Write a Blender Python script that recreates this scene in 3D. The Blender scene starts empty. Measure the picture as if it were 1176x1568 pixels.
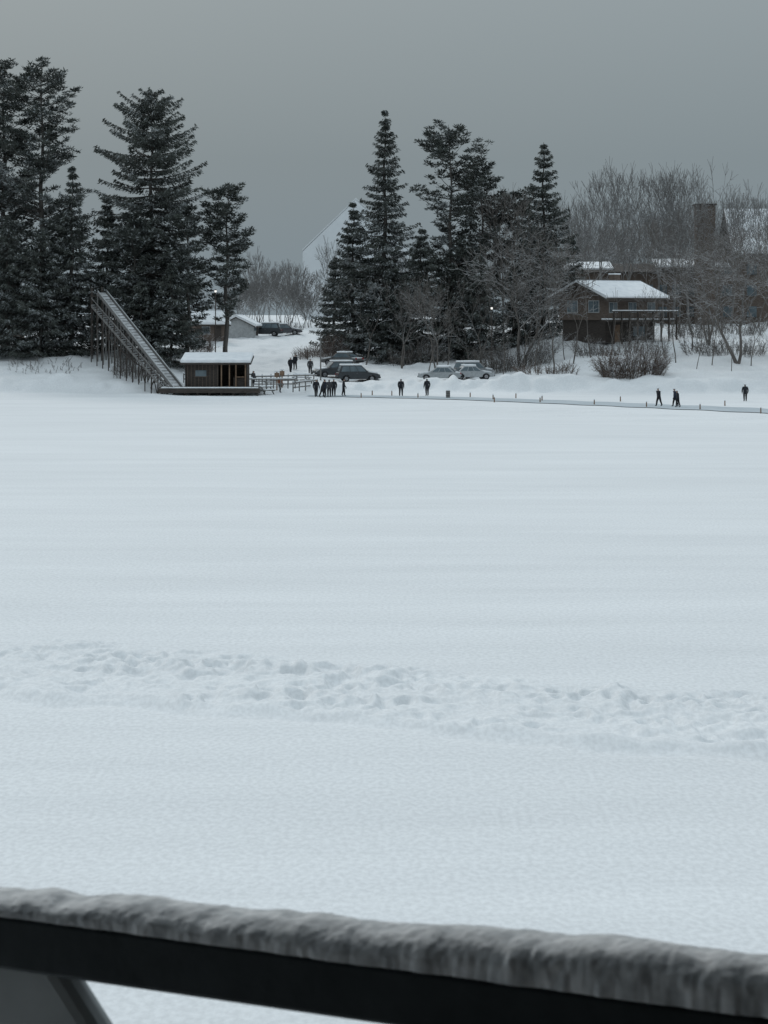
import bpy, math, random
import numpy as np
from mathutils import Vector, Matrix
random.seed(7)
F=3400.0; EYE=8.0
scene=bpy.context.scene
# ------------------------------------------------------------ materials
def new_mat(name):
    m=bpy.data.materials.new(name); m.use_nodes=True
    nt=m.node_tree; b=nt.nodes['Principled BSDF']
    return m,nt,b
def mat(name,c1,c2=None,scale=3.0,rough=0.8,bump=0.0,stretch=(1,1,1),detail=5,metal=0.0,bd=0.05):
    m,nt,b=new_mat(name)
    b.inputs['Roughness'].default_value=rough
    b.inputs['Metallic'].default_value=metal
    b.inputs['Specular IOR Level'].default_value=0.3
    if c2 is None: c2=tuple(x*0.75 for x in c1)
    tc=nt.nodes.new('ShaderNodeTexCoord'); mp=nt.nodes.new('ShaderNodeMapping')
    mp.inputs['Scale'].default_value=stretch
    nt.links.new(tc.outputs['Object'],mp.inputs['Vector'])
    n=nt.nodes.new('ShaderNodeTexNoise'); n.inputs['Scale'].default_value=scale; n.inputs['Detail'].default_value=detail
    nt.links.new(mp.outputs[0],n.inputs['Vector'])
    r=nt.nodes.new('ShaderNodeValToRGB')
    r.color_ramp.elements[0].position=0.35; r.color_ramp.elements[1].position=0.65
    r.color_ramp.elements[0].color=(*c2,1); r.color_ramp.elements[1].color=(*c1,1)
    nt.links.new(n.outputs['Fac'],r.inputs[0]); nt.links.new(r.outputs[0],b.inputs['Base Color'])
    if bump>0:
        bp=nt.nodes.new('ShaderNodeBump'); bp.inputs['Strength'].default_value=bump; bp.inputs['Distance'].default_value=bd
        nt.links.new(n.outputs['Fac'],bp.inputs['Height']); nt.links.new(bp.outputs[0],b.inputs['Normal'])
    return m
M={}
M['snow']=mat('snow_cover',(0.86,0.87,0.88),(0.76,0.78,0.80),1.5,0.9,0.4)
M['needle']=mat('conifer_needles',(0.100,0.108,0.095),(0.045,0.052,0.046),0.7,0.9)
M['needle2']=mat('pine_needles',(0.092,0.100,0.088),(0.040,0.047,0.042),0.6,0.9)
M['dust']=mat('snow_dusted_needles',(0.36,0.38,0.385),(0.14,0.152,0.15),0.9,0.9)
M['bark']=mat('bark',(0.12,0.108,0.098),(0.065,0.06,0.055),6,0.95,0.5,(1,1,0.3))
def bark_snow(name,c,c2,thr=0.35):
    m=mat(name,c,c2,5,0.95,0,(1,1,0.3)); nt=m.node_tree; b=nt.nodes['Principled BSDF']
    g=nt.nodes.new('ShaderNodeNewGeometry'); s=nt.nodes.new('ShaderNodeSeparateXYZ')
    nt.links.new(g.outputs['True Normal'],s.inputs[0])
    mr=nt.nodes.new('ShaderNodeMapRange'); mr.inputs[1].default_value=thr; mr.inputs[2].default_value=0.9
    nt.links.new(s.outputs['Z'],mr.inputs[0])
    mx=nt.nodes.new('ShaderNodeMix'); mx.data_type='RGBA'
    src=b.inputs['Base Color'].links[0].from_socket
    nt.links.new(mr.outputs[0],mx.inputs[0]); nt.links.new(src,mx.inputs[6]); mx.inputs[7].default_value=(0.7,0.72,0.74,1)
    nt.links.new(mx.outputs[2],b.inputs['Base Color']); return m
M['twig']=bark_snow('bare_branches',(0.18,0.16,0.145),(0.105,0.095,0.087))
M['twighaze']=bark_snow('haze_tinted_branches',(0.22,0.212,0.205),(0.15,0.146,0.142))  # far twigs: aerial haze is painted in as a paler bark colour
M['twigred']=bark_snow('shrub_twigs',(0.17,0.125,0.10),(0.10,0.078,0.068))
M['wood']=mat('weathered_wood',(0.24,0.23,0.22),(0.13,0.125,0.12),3,0.85,0.2,(1,1,6))
M['darkwood']=mat('dark_stained_wood',(0.080,0.066,0.057),(0.043,0.036,0.032),2,0.8,0.2,(1,1,8))
M['brownwood']=mat('brown_siding',(0.165,0.128,0.105),(0.10,0.078,0.065),2,0.8,0.2,(1,1,10))
M['tan']=mat('tan_timber',(0.30,0.20,0.135),(0.19,0.125,0.085),3,0.8)
M['glass']=mat('window_glass',(0.16,0.20,0.22),(0.09,0.115,0.13),1.0,0.15)
M['trim']=mat('pale_trim',(0.46,0.47,0.47),(0.35,0.36,0.36),4,0.7)
M['frost']=mat('frosted_planks',(0.58,0.59,0.60),(0.30,0.30,0.30),1.6,0.85,0.2)
M['hazewall']=mat('haze_tinted_wall',(0.63,0.655,0.67),(0.59,0.615,0.63),0.3,0.9)  # haze in front of the far hall is put into this pale wall colour
M['hazeroof']=mat('haze_tinted_snow_roof',(0.66,0.68,0.69),(0.62,0.64,0.65),0.3,0.9)  # roof and windows of the far hall, colour faded to imitate haze
M['rubber']=mat('tyre_rubber',(0.02,0.02,0.021),None,8,0.8)
M['chrome']=mat('car_trim',(0.3,0.3,0.31),None,8,0.3,0,(1,1,1),2,0.7)
M['railpaint']=mat('dark_rail_paint',(0.030,0.038,0.042),(0.021,0.028,0.031),20,0.45,0.05)
M['bracepaint']=mat('grey_brace_paint',(0.42,0.44,0.44),(0.34,0.36,0.36),12,0.5,0.05)
M['ice']=mat('swept_ice',(0.50,0.55,0.58),(0.42,0.47,0.50),0.25,0.5)
M['wallin']=mat('balcony_siding',(0.10,0.10,0.10),(0.07,0.07,0.07),2,0.9)
def flat(name,c,r=0.8): return mat(name,c,tuple(x*0.7 for x in c),9,r)
M['skin']=flat('skin',(0.5,0.33,0.26))
M['red']=flat('tail_lamp',(0.3,0.02,0.02),0.4)
m,nt,b=new_mat('lit_lamp_globe'); b.inputs['Emission Color'].default_value=(1,0.96,0.9,1); b.inputs['Emission Strength'].default_value=0.8; b.inputs['Base Color'].default_value=(.8,.8,.75,1); M['lamp']=m
m,nt,b=new_mat('lake_snow'); b.inputs['Roughness'].default_value=0.9; b.inputs['Specular IOR Level'].default_value=0.15
tc=nt.nodes.new('ShaderNodeTexCoord')
def noise(scale,st,detail=6,rot=0.0):
    mp=nt.nodes.new('ShaderNodeMapping'); mp.inputs['Scale'].default_value=st; mp.inputs['Rotation'].default_value=(0,0,rot)
    nt.links.new(tc.outputs['Object'],mp.inputs['Vector'])
    n=nt.nodes.new('ShaderNodeTexNoise'); n.inputs['Scale'].default_value=scale; n.inputs['Detail'].default_value=detail
    nt.links.new(mp.outputs[0],n.inputs['Vector']); return n
def ramp(n,a,bb,p0,p1):
    r=nt.nodes.new('ShaderNodeValToRGB'); r.color_ramp.elements[0].position=p0; r.color_ramp.elements[1].position=p1
    r.color_ramp.elements[0].color=(*a,1); r.color_ramp.elements[1].color=(*bb,1); nt.links.new(n.outputs['Fac'],r.inputs[0]); return r
n1=noise(1.0,(0.05,0.22,0.1),5,0.10); n2=noise(1.0,(0.012,0.03,0.05),3,0.3); n3=noise(11,(1,0.5,1),8); n5=noise(1.0,(0.09,0.6,0.1),4,0.16)
r1=ramp(n1,(0.80,0.81,0.815),(0.85,0.86,0.865),0.32,0.68)
r2=ramp(n2,(0.95,0.952,0.955),(1,1,1),0.3,0.7)
r3=ramp(n3,(0.87,0.87,0.87),(1,1,1),0.35,0.65)
r5=ramp(n5,(0.965,0.966,0.968),(1,1,1),0.38,0.6)
def mul(a,bs):
    mx=nt.nodes.new('ShaderNodeMix'); mx.data_type='RGBA'; mx.blend_type='MULTIPLY'; mx.inputs[0].default_value=1
    nt.links.new(a,mx.inputs[6]); nt.links.new(bs,mx.inputs[7]); return mx.outputs[2]
nt.links.new(mul(mul(mul(r1.outputs[0],r2.outputs[0]),r3.outputs[0]),r5.outputs[0]),b.inputs['Base Color'])
n4=noise(5.5,(0.6,1.0,1),10)
bp=nt.nodes.new('ShaderNodeBump'); bp.inputs['Strength'].default_value=0.22; bp.inputs['Distance'].default_value=0.03
nt.links.new(n4.outputs['Fac'],bp.inputs['Height']); nt.links.new(bp.outputs[0],b.inputs['Normal'])
M['ground']=m

# ------------------------------------------------------------ noise + terrain
_rs=np.random.RandomState(3); LAT=_rs.rand(256,256)
def vnoise(x,y):
    x=np.asarray(x,float); y=np.asarray(y,float)
    xi=np.floor(x).astype(int); yi=np.floor(y).astype(int); fx=x-xi; fy=y-yi
    fx=fx*fx*(3-2*fx); fy=fy*fy*(3-2*fy)
    g=lambda a,b_: LAT[a%256,b_%256]
    return (g(xi,yi)*(1-fx)+g(xi+1,yi)*fx)*(1-fy)+(g(xi,yi+1)*(1-fx)+g(xi+1,yi+1)*fx)*fy-0.5
def fbm(x,y,o=4):
    s=0;a=1
    for i in range(o): s=s+a*vnoise(x*2**i+17*i,y*2**i+5*i); a*=0.5
    return s
TX=np.array([-70,-42,-26,-20,-12,5,14,21,40,75.])
TT=np.array([-3,0,2,5,15,25,40,70,110,200,1000.])
TZ=np.array([
 [0.0]*10,[0.05]*10,
 [1.2,1.2,1.0,.5,.5,.6,.8,.9,.9,.9],
 [1.6,1.6,1.4,.7,.8,.9,1.0,1.5,1.5,1.5],
 [3.7,3.6,3.2,1.4,1.4,1.5,1.7,3.2,3.5,3.5],
 [4.8,4.7,4.2,2.2,2.1,2.2,2.8,4.8,5.2,5.2],
 [5.2,5.1,4.8,3.6,3.2,3.3,4.4,5.8,6.0,6.0],
 [5.8,5.8,5.6,5.4,5.2,5.3,6.2,6.8,7,7],
 [6.4,6.4,6.4,6.4,6.5,6.5,6.5,7.3,7.3,7.3],
 [6.8]*10,[7.0]*10])
def shore(x): return 226+1.2*np.sin(np.asarray(x)*0.11+1)+0.6*np.sin(np.asarray(x)*0.37)
def ground(x,y):
    x=np.asarray(x,float); y=np.asarray(y,float); sh=x.shape
    x=x.ravel(); y=y.ravel(); t=y-shore(x)
    rows=np.array([np.interp(x,TX,r) for r in TZ])
    i=np.clip(np.searchsorted(TT,t)-1,0,len(TT)-2)
    f=np.clip((t-TT[i])/(TT[i+1]-TT[i]),0,1)
    ar=np.arange(len(x)); z=rows[i,ar]*(1-f)+rows[i+1,ar]*f
    z=np.where(t<-3,0,z)
    land=np.clip(t/3,0,1)*np.clip((600-t)/300,0,1)
    z=z+land*(0.5*fbm(x/5,y/5,4)+0.3*fbm(x/1.3,y/1.3,3))
    bank=np.exp(-((t-1.2)/1.7)**2)*(0.35+0.9*vnoise(x/2.5,y/4+9)+0.8*vnoise(x/0.9,y/1.1+3))
    z=z+bank*np.where((x>-22)&(x<-8),0.2,np.where(x<-22,1.35,1.15))
    pile=np.exp(-(((x-16)/7.5)**2+((t-2)/2.4)**2))*0.4; z=z+pile*(1+2.2*vnoise(x/1.6,y/1.4)+1.6*vnoise(x/.7+4,y/.8))
    yb=np.interp(x,[-60,-22,30,60],[228,219,168,150])
    z=z+np.where(t<-2,0.15*np.exp(-((y-yb)/2.0)**2)*np.clip(0.8+1.6*vnoise(x/2.5,y/2),0.1,2),0)
    z=z+np.where(t<-2,0.09*np.exp(-((y-yb+9)/1.6)**2)*np.clip(1+2*vnoise(x/6,y/3),0,2),0)
    yc=46.9-0.47*x+0.8*vnoise(x/4,x*0); d=(y-yc)/(3.2+1.1*vnoise(x/1.7+40,y*0))
    mask=np.clip(1.25-np.abs(d)+0.6*vnoise(x/.8,y/1.2),0,1)*(y<75)
    mask=np.minimum(mask*2.2,1)
    tr=-0.26*np.clip(np.abs(vnoise(x/0.36,y/0.6))*2-0.3,0,1)+0.15*vnoise(x/0.7+9,y/0.9)+0.11*vnoise(x/0.19,y/0.28)
    z=z+mask*(tr+0.06)*np.clip(0.95+1.6*vnoise(x/2.0+7,y/1.2),0.3,1.7)
    z=z+(y<75)*0.10*np.exp(-((d+1.05)/0.13)**2)*np.clip(0.7+1.8*vnoise(x/.8,y/.8),0,2)
    z=z-(y<75)*0.09*np.exp(-((d+1.33)/0.12)**2)*np.clip(0.6+2.0*vnoise(x/1.4,y/.8),0,2)
    w=np.clip((150-y)/90,0,1)
    z=z+w*0.014*fbm((x+0.35*y)/7,(y+0.3*x)/1.6,4)+w*0.03*fbm((x+0.2*y)/12,(y+0.3*x)/6,2)
    return z.reshape(sh)
def gz(x,y): return float(ground(np.array([x]),np.array([y]))[0])
def X(px,Y): return (px-588)*Y/F
def Zp(py,Y): return EYE-(py-482)*Y/F

def mesh_obj(name,V,Fa,mats,mi=None,smooth=False,parent=None):
    me=bpy.data.meshes.new(name)
    V=np.asarray(V,np.float32)
    if isinstance(Fa,np.ndarray):
        k=Fa.shape[1]; n=len(Fa)
        me.vertices.add(len(V)); me.vertices.foreach_set('co',V.ravel())
        me.loops.add(n*k); me.loops.foreach_set('vertex_index',Fa.astype(np.int32).ravel())
        me.polygons.add(n); me.polygons.foreach_set('loop_start',np.arange(0,n*k,k,dtype=np.int32))
        me.update(calc_edges=True)
    else: me.from_pydata(V.tolist(),[],Fa)
    for m_ in mats: me.materials.append(m_)
    if mi is not None: me.polygons.foreach_set('material_index',np.asarray(mi,np.int32))
    if smooth: me.polygons.foreach_set('use_smooth',np.ones(len(me.polygons),bool))
    me.update()
    o=bpy.data.objects.new(name,me); scene.collection.objects.link(o)
    if parent: o.parent=parent
    return o
half=np.concatenate([np.arange(0,9.75,0.075),np.arange(9.8,15.9,0.25),np.arange(16,69.7,0.6),np.geomspace(70,4000,30)])
xs=np.concatenate([-half[::-1][:-1],half])
ys=np.concatenate([np.arange(-60,19,4),np.arange(20,33.8,0.35),np.arange(34,38.9,0.12),np.arange(39,56.9,0.07),np.arange(57,70,0.3),np.arange(70,159.5,0.8),np.arange(160,261.7,0.45),np.arange(262,344,1.2),np.geomspace(345,6000,40)])
GX,GY=np.meshgrid(xs,ys); GZ=ground(GX,GY)
nx,ny=len(xs),len(ys)
V=np.stack([GX.ravel(),GY.ravel(),GZ.ravel()],1)
ii=(np.arange(ny-1)[:,None]*nx+np.arange(nx-1)[None,:]).ravel()
mesh_obj('snowy_lake_ground',V,np.stack([ii,ii+1,ii+nx+1,ii+nx],1),[M['ground']],None,True)

# ------------------------------------------------------------ group builder
class G:
    def __init__(s,name,loc=(0,0,0),rz=0.0,scale=1.0):
        s.e=bpy.data.objects.new(name,None); scene.collection.objects.link(s.e)
        s.e.location=loc; s.e.rotation_euler=(0,0,rz); s.e.scale=(scale,)*3; s.e.empty_display_size=0.3; s.p={}
    def add(s,part,m_,V,Fs):
        d=s.p.setdefault(part,[m_,[],[]]); o=len(d[1]); d[1]+= [tuple(v) for v in V]; d[2]+=[tuple(i+o for i in f) for f in Fs]
    def box(s,part,m_,c,sz):
        x,y,z=c; a,b_,h=[q/2 for q in sz]
        V=[(x+i*a,y+j*b_,z+k*h) for k in(-1,1) for j in(-1,1) for i in(-1,1)]
        s.add(part,m_,V,[(0,2,3,1),(4,5,7,6),(0,1,5,4),(2,6,7,3),(0,4,6,2),(1,3,7,5)])
    def beam(s,part,m_,p0,p1,w,h):
        p0=Vector(p0);p1=Vector(p1);d=(p1-p0).normalized()
        sd=d.cross(Vector((0,0,1)))
        if sd.length<1e-3: sd=Vector((1,0,0))
        sd.normalize(); u=sd.cross(d)
        V=[]
        for p in(p0,p1):
            for j in(-1,1):
                for i in(-1,1): V.append(p+sd*i*w/2+u*j*h/2)
        s.add(part,m_,V,[(0,2,3,1),(4,5,7,6),(0,1,5,4),(2,6,7,3),(0,4,6,2),(1,3,7,5)])
    def cyl(s,part,m_,p0,p1,r0,r1,n=10):
        p0=Vector(p0);p1=Vector(p1);d=(p1-p0).normalized(); a=d.orthogonal().normalized(); b_=d.cross(a)
        V=[];
        for p,r in((p0,r0),(p1,r1)):
            for i in range(n): t=2*math.pi*i/n; V.append(p+a*math.cos(t)*r+b_*math.sin(t)*r)
        Fs=[(i,(i+1)%n,(i+1)%n+n,i+n) for i in range(n)]+[tuple(range(n))[::-1],tuple(range(n,2*n))]
        s.add(part,m_,V,Fs)
    def extr(s,part,m_,prof,y0,y1):
        n=len(prof); V=[(x,y0,z) for x,z in prof]+[(x,y1,z) for x,z in prof]
        s.add(part,m_,V,[(i,(i+1)%n,(i+1)%n+n,i+n) for i in range(n)]+[tuple(range(n))[::-1],tuple(range(n,2*n))])
    def done(s,bevel={}):
        for k,(m_,V,Fs) in s.p.items():
            o=mesh_obj(k,V,Fs,[m_],None,False,s.e)
            if k in bevel:
                b_=o.modifiers.new('b','BEVEL'); b_.width=bevel[k]; b_.segments=3; b_.limit_method='ANGLE'
        return s.e

# ------------------------------------------------------------ vegetation
def segs_mesh(P0,P1,R0,R1,n=3):
    P0=np.asarray(P0,float);P1=np.asarray(P1,float);R0=np.asarray(R0)[:,None];R1=np.asarray(R1)[:,None]
    d=P1-P0; d/=np.linalg.norm(d,axis=1)[:,None]+1e-9
    ref=np.where(np.abs(d[:,2:3])>0.9,np.array([[1.,0,0]]),np.array([[0,0,1.]]))
    a=np.cross(d,ref); a/=np.linalg.norm(a,axis=1)[:,None]; b_=np.cross(d,a)
    Vs=[]
    for p,r in((P0,R0),(P1,R1)):
        for i in range(n):
            t=2*math.pi*i/n; Vs.append(p+a*math.cos(t)*r+b_*math.sin(t)*r)
    Vv=np.stack(Vs,1).reshape(-1,3); base=(np.arange(len(P0))*2*n)[:,None]
    Fs=np.concatenate([base+np.array([[i,(i+1)%n,(i+1)%n+n,i+n]]) for i in range(n)],0)
    return Vv,Fs
def conifer(name,px,Y,top,hw,cb=0.1,style='spruce',seed=1,prof=None,dens=1.0,dustp=0.24,lean=0.0,wh=0.72):
    rs=np.random.RandomState(seed)
    x=X(px,Y); zb=gz(x,Y)-0.2; zt=Zp(top,Y); H=zt-zb; R=hw*Y/F
    P0=[];P1=[];R0=[];R1=[]
    nb=14; pts=[np.array([x+lean*(i/nb)**1.5+0.12*math.sin(i*1.3+seed),Y+0.1*math.cos(i+seed),zb+H*i/nb]) for i in range(nb+1)]
    r0=max(0.16,H*0.0135)
    for i in range(nb): P0.append(pts[i]);P1.append(pts[i+1]);R0.append(r0*(1-i/nb)+.03);R1.append(r0*(1-(i+1)/nb)+.03)
    pts=np.array(pts)
    def tp(t): return np.array([np.interp(t*nb,np.arange(nb+1),pts[:,k]) for k in range(3)])
    C=[];A=[];B=[];D=[]
    if style=='spruce':
        if prof is None: prof=[(0,1.0),(0.3,0.92),(0.6,0.62),(0.85,0.3),(1,0.04)]
        nw=int(H*(1-cb)/wh); ts=[]
        for w in range(nw):
            t=cb+(1-cb)*(w+0.5+rs.uniform(-.2,.2))/nw
            k=rs.randint(6,10)
            a0=rs.rand()*6.28
            for j in range(k): ts.append((t+rs.normal()*0.003,a0+j*6.283/k+rs.normal()*0.3))
    else:
        if prof is None: prof=[(0,0.7),(0.3,1.0),(0.7,0.8),(0.92,0.45),(1,0.12)]
        nbh=int(H*(1-cb)*5.6*dens); ts=[(cb+(1-cb)*rs.rand()**0.9,rs.rand()*6.28) for _ in range(nbh)]
    pt=[p[0] for p in prof]; pr=[p[1] for p in prof]
    for t,az in ts:
        u=(t-cb)/(1-cb); u=min(max(u,0),0.995)
        if style=='spruce':
            r=R*np.interp(u,pt,pr)*(0.66+0.5*rs.rand())*(1.0 if rs.rand()>0.12 else 0.5)
            e=-0.30+0.50*u**2+rs.normal()*0.09; c=0.20+rs.rand()*.1
        else:
            r=R*np.interp(u,pt,pr)*(0.35+0.75*rs.rand())
            e=0.02+0.4*u+rs.normal()*0.16; c=0.2+0.15*rs.rand()
        r=max(r,0.25)
        b0=tp(t); d=np.array([math.cos(az),math.sin(az),0]); sd=np.array([-d[1],d[0],0])
        ns=max(3,int(r/0.25)); s=(np.arange(ns)+0.6)/ns
        pos=b0+d*(r*s)[:,None]+np.array([0,0,1])*((e*r*s+c*r*s*s)[:,None])
        q=np.vstack([b0,pos]); q=q[::2] if len(q)>5 else q
        for i in range(len(q)-1):
            rr=0.012+0.011*r*(1-i/len(q)); P0.append(q[i]);P1.append(q[i+1]);R0.append(rr);R1.append(rr*0.8)
        if style=='spruce':
            m_=int(14*dens); st=s[s>0.12]; ps=pos[s>0.12]
            if len(st)==0: st=s;ps=pos
            lat=(0.10+0.19*r*np.minimum(1-st,0.75)+0.05)
            cc=np.repeat(ps,m_,0); ll=np.repeat(lat,m_)
            k=len(cc); off=rs.uniform(-1,1,k)*ll*1.5
            cc=cc+sd*off[:,None]; cc[:,2]-=np.abs(off)*0.35+rs.rand(k)*0.28; cc[:,2]+=0.06
            cc+=rs.normal(size=(k,3))*0.07
            ax=d*0.6+sd*np.sign(off)[:,None]*rs.uniform(.2,1,k)[:,None]+np.array([0,0,-1])*rs.uniform(0,0.9,k)[:,None]
            sz=rs.uniform(0.12,0.30,k); wd=0.27
        else:
            nt_=max(2,int(r*2.5)); tc_=[]
            for _ in range(nt_):
                ss=0.3+0.72*rs.rand()**0.75; p=b0+d*r*ss+sd*rs.normal()*0.16*r*(1.1-ss*0.5)+np.array([0,0,e*r*ss+c*r*ss*ss+rs.rand()*0.12*r])
                tc_.append(p)
            tc_=np.array(tc_); m_=int(31*dens)
            cc=np.repeat(tc_,m_,0); k=len(cc)
            g=rs.normal(size=(k,3)); g/=np.linalg.norm(g,axis=1)[:,None]; rad=rs.rand(k)**0.6
            cc=cc+g*rad[:,None]*np.array([0.62,0.62,0.25])
            ax=g*np.array([1,1,0.5])+np.array([0,0,0.35]); sz=rs.uniform(0.12,0.30,k); wd=0.28
        ax=ax/(np.linalg.norm(ax,axis=1)[:,None]+1e-9)
        rv=rs.normal(size=(k,3)); bb=np.cross(ax,rv+np.array([0,0,1.2])); bb/=(np.linalg.norm(bb,axis=1)[:,None]+1e-9)
        C.append(cc);A.append(ax*sz[:,None]);B.append(bb*(sz*wd)[:,None])
        cl=1.3 if rs.rand()<0.45 else 0.3
        D.append(rs.rand(k)<dustp*cl*(1.5 if u<0.6 else 0.8))
    C=np.vstack(C);A=np.vstack(A);B=np.vstack(B);D=np.concatenate(D)
    Q=np.stack([C-A*0.8-B*0.5,C-A*0.1-B,C+A,C-A*0.1+B],1).reshape(-1,3)
    V1,F1=segs_mesh(P0,P1,R0,R1,4)
    nq=len(C); F2=np.arange(nq*4).reshape(-1,4)+len(V1)
    Vv=np.vstack([V1,Q]); Ff=np.vstack([F1,F2]); mi=np.concatenate([np.full(len(F1),2),np.where(D,1,0)])
    Vv=Vv-np.array([x,Y,zb])
    o=mesh_obj(name,Vv,Ff,[M['needle'] if style=='spruce' else M['needle2'],M['dust'],M['bark']],mi)
    o.location=(x,Y,zb); return o

def bare_template(seed,H=14,spread=0.5,depth=6,forks=1,r=0.2,trunk=0.25,kids=(2,3)):
    rs=random.Random(seed); P0=[];P1=[];R0=[];R1=[]; RM=0.015
    def grow(p,d,L,r,dep):
        n=3 if dep>2 else 2
        for i in range(n):
            d=(d+Vector((rs.gauss(0,.11),rs.gauss(0,.11),rs.gauss(0.05,.06)))).normalized()
            q=p+d*L/n; r2=max(r*0.87,RM); P0.append(tuple(p));P1.append(tuple(q));R0.append(r);R1.append(r2); p=q; r=r2
            if dep>0 and dep<depth and rs.random()<0.6:
                a=d.orthogonal().normalized(); a=Matrix.Rotation(rs.random()*6.28,3,d)@a
                grow(p,(d*0.6+a*0.8+Vector((0,0,.12))).normalized(),L*0.5,max(r*0.45,RM),max(dep-2,0))
        if dep<=0: return
        k=rs.randint(*kids); a0=rs.random()*6.28; ax=d.orthogonal().normalized()
        for j in range(k):
            a=Matrix.Rotation(a0+j*6.283/k+rs.gauss(0,.3),3,d)@ax
            sp=spread*(0.6+0.7*rs.random())
            grow(p,(d+a*sp+Vector((0,0,0.12))).normalized(),L*(0.64+0.26*rs.random()),max(r*(0.62+.1*rs.random()),RM),dep-1)
    for f in range(forks):
        d=Vector((rs.gauss(0,.05)+(0.35*math.cos(f*6.28/forks+.5) if forks>1 else 0),(0.3*math.sin(f*6.28/forks+.5) if forks>1 else 0),1)).normalized()
        grow(Vector((0,0,-0.2)),d,H*trunk,r,depth)
    P0=np.array(P0);P1=np.array(P1); s=H/P1[:,2].max()
    return P0*s,P1*s,np.array(R0),np.array(R1)
TEMPL={}
def tmpl(k,**kw):
    TEMPL[k]=bare_template(**kw)
tmpl('a',seed=1,H=14,spread=0.55,depth=6,r=0.2)
tmpl('b',seed=5,H=14,spread=0.42,depth=6,r=0.18,trunk=0.3)
tmpl('c',seed=9,H=14,spread=0.7,depth=6,forks=3,r=0.19,trunk=0.28,kids=(2,2))
tmpl('d',seed=12,H=14,spread=0.45,depth=5,r=0.13,trunk=0.35)
tmpl('f',seed=14,H=14,spread=0.38,depth=5,r=0.13,trunk=0.28)
tmpl('g',seed=15,H=14,spread=0.5,depth=5,r=0.15,trunk=0.2,forks=2,kids=(2,3))
tmpl('h',seed=18,H=14,spread=0.4,depth=4,r=0.12,trunk=0.3,kids=(3,3))
tmpl('sap',seed=21,H=8,spread=0.4,depth=3,r=0.09,trunk=0.5)
tmpl('sap2',seed=24,H=8,spread=0.5,depth=4,r=0.08,trunk=0.35,kids=(2,2))
tmpl('e',seed=33,H=14,spread=0.85,depth=6,forks=2,r=0.22,trunk=0.22)
tm_mesh={}
def bare_tree(k,px,Y,top,seed=0,matk='twig',wide=1.0,name='bare_tree',sink=0.1):
    key=(k,matk)
    P0,P1,R0,R1=TEMPL[k]; H0=P1[:,2].max()
    x=X(px,Y); zb=gz(x,Y)-sink; H=Zp(top,Y)-zb
    if key not in tm_mesh:
        Vv,Ff=segs_mesh(P0,P1,R0,R1,4)
        o=mesh_obj(name,Vv,Ff,[M[matk]]); tm_mesh[key]=o.data
    else:
        o=bpy.data.objects.new(name,tm_mesh[key]); scene.collection.objects.link(o)
    s=H/H0; o.location=(x,Y,zb); o.scale=(s*wide,s*wide,s); o.rotation_euler=(0,0,seed*1.7); return o
def forest(name,items,matk):
    Vs=[];Fs=[];o=0
    for k,px,Y,top,rot in items:
        P0,P1,R0,R1=TEMPL[k]; x=X(px,Y); zb=gz(x,Y)-.2; s=(Zp(top,Y)-zb)/P1[:,2].max()
        c,sn=math.cos(rot),math.sin(rot); Rm=np.array([[c,-sn,0],[sn,c,0],[0,0,1]])*np.array([[.8],[.8],[1]])
        Vv,Ff=segs_mesh((P0@Rm.T)*s+[x,Y,zb],(P1@Rm.T)*s+[x,Y,zb],np.maximum(R0*s*0.8,0.02),np.maximum(R1*s*0.8,0.02),3)
        Vs.append(Vv);Fs.append(Ff+o);o+=len(Vv)
    return mesh_obj(name,np.vstack(Vs),np.vstack(Fs),[M[matk]])
def shrub(name,px0,px1,Y,h,n,matk='twigred',dome=True,seed=1,depth=1.5):
    rs=np.random.RandomState(seed); xa,xb=X(px0,Y),X(px1,Y); P0=[];P1=[];R=[];R_=[]
    cx=(xa+xb)/2; hw=(xb-xa)/2
    for i in range(n):
        x=rs.uniform(xa,xb)*0.75+cx*0.25; y=Y+rs.uniform(-depth,depth)*0.6; z=gz(x,y)-.05
        hh=h*(math.sqrt(max(0.08,1-((x-cx)/hw)**2)) if dome else 0.45+1.1*abs(float(vnoise(x/1.6+seed,y/9)))*1.3)*rs.uniform(.5,1.08)
        p=np.array([x,y,z]); d=np.array([(x-cx)/hw*0.5+rs.normal()*.25,rs.normal()*.25,1.]); r=0.02
        for j in range(5):
            q=p+d/np.linalg.norm(d)*hh/5; P0.append(p);P1.append(q);R.append(r);R_.append(r*.85)
            for _ in range(3):
                dd=d+rs.normal(size=3)*0.8; q2=q+dd/np.linalg.norm(dd)*hh*0.2*rs.uniform(.5,1.3)
                P0.append(q);P1.append(q2);R.append(r*.75);R_.append(0.01)
            p=q; r*=.87; d=d+rs.normal(size=3)*.22; d[2]=abs(d[2])
    Vv,Ff=segs_mesh(P0,P1,R,R_,3); return mesh_obj(name,Vv,Ff,[M[matk]])

PINE='white_pine_tree'; SPR='spruce_tree'
conifer(PINE,64,247,96,84,0.05,'pine',1,[(0,1.1),(0.35,1.0),(0.6,0.82),(0.8,0.74),(0.93,0.46),(1,0.12)],1.0,0.28)
conifer(PINE,6,250,99,70,0.05,'pine',2,[(0,1.2),(0.5,1.0),(0.8,0.8),(0.94,0.5),(1,0.15)],1.0,0.28)
conifer(PINE,-45,249,130,70,0.06,'pine',3)
conifer(SPR,110,243,255,56,0.03,'spruce',4)
conifer(SPR,62,241,350,66,0.05,'spruce',41)
conifer(SPR,12,242,330,66,0.05,'spruce',5)
conifer(SPR,232,246,138,98,0.06,'spruce',6,[(0,0.8),(0.3,0.95),(0.55,0.92),(0.72,0.86),(0.85,0.68),(0.94,0.45),(1,0.06)],1.15,0.28,0,.86)
conifer(SPR,165,246,300,52,0.03,'spruce',7)
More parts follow.
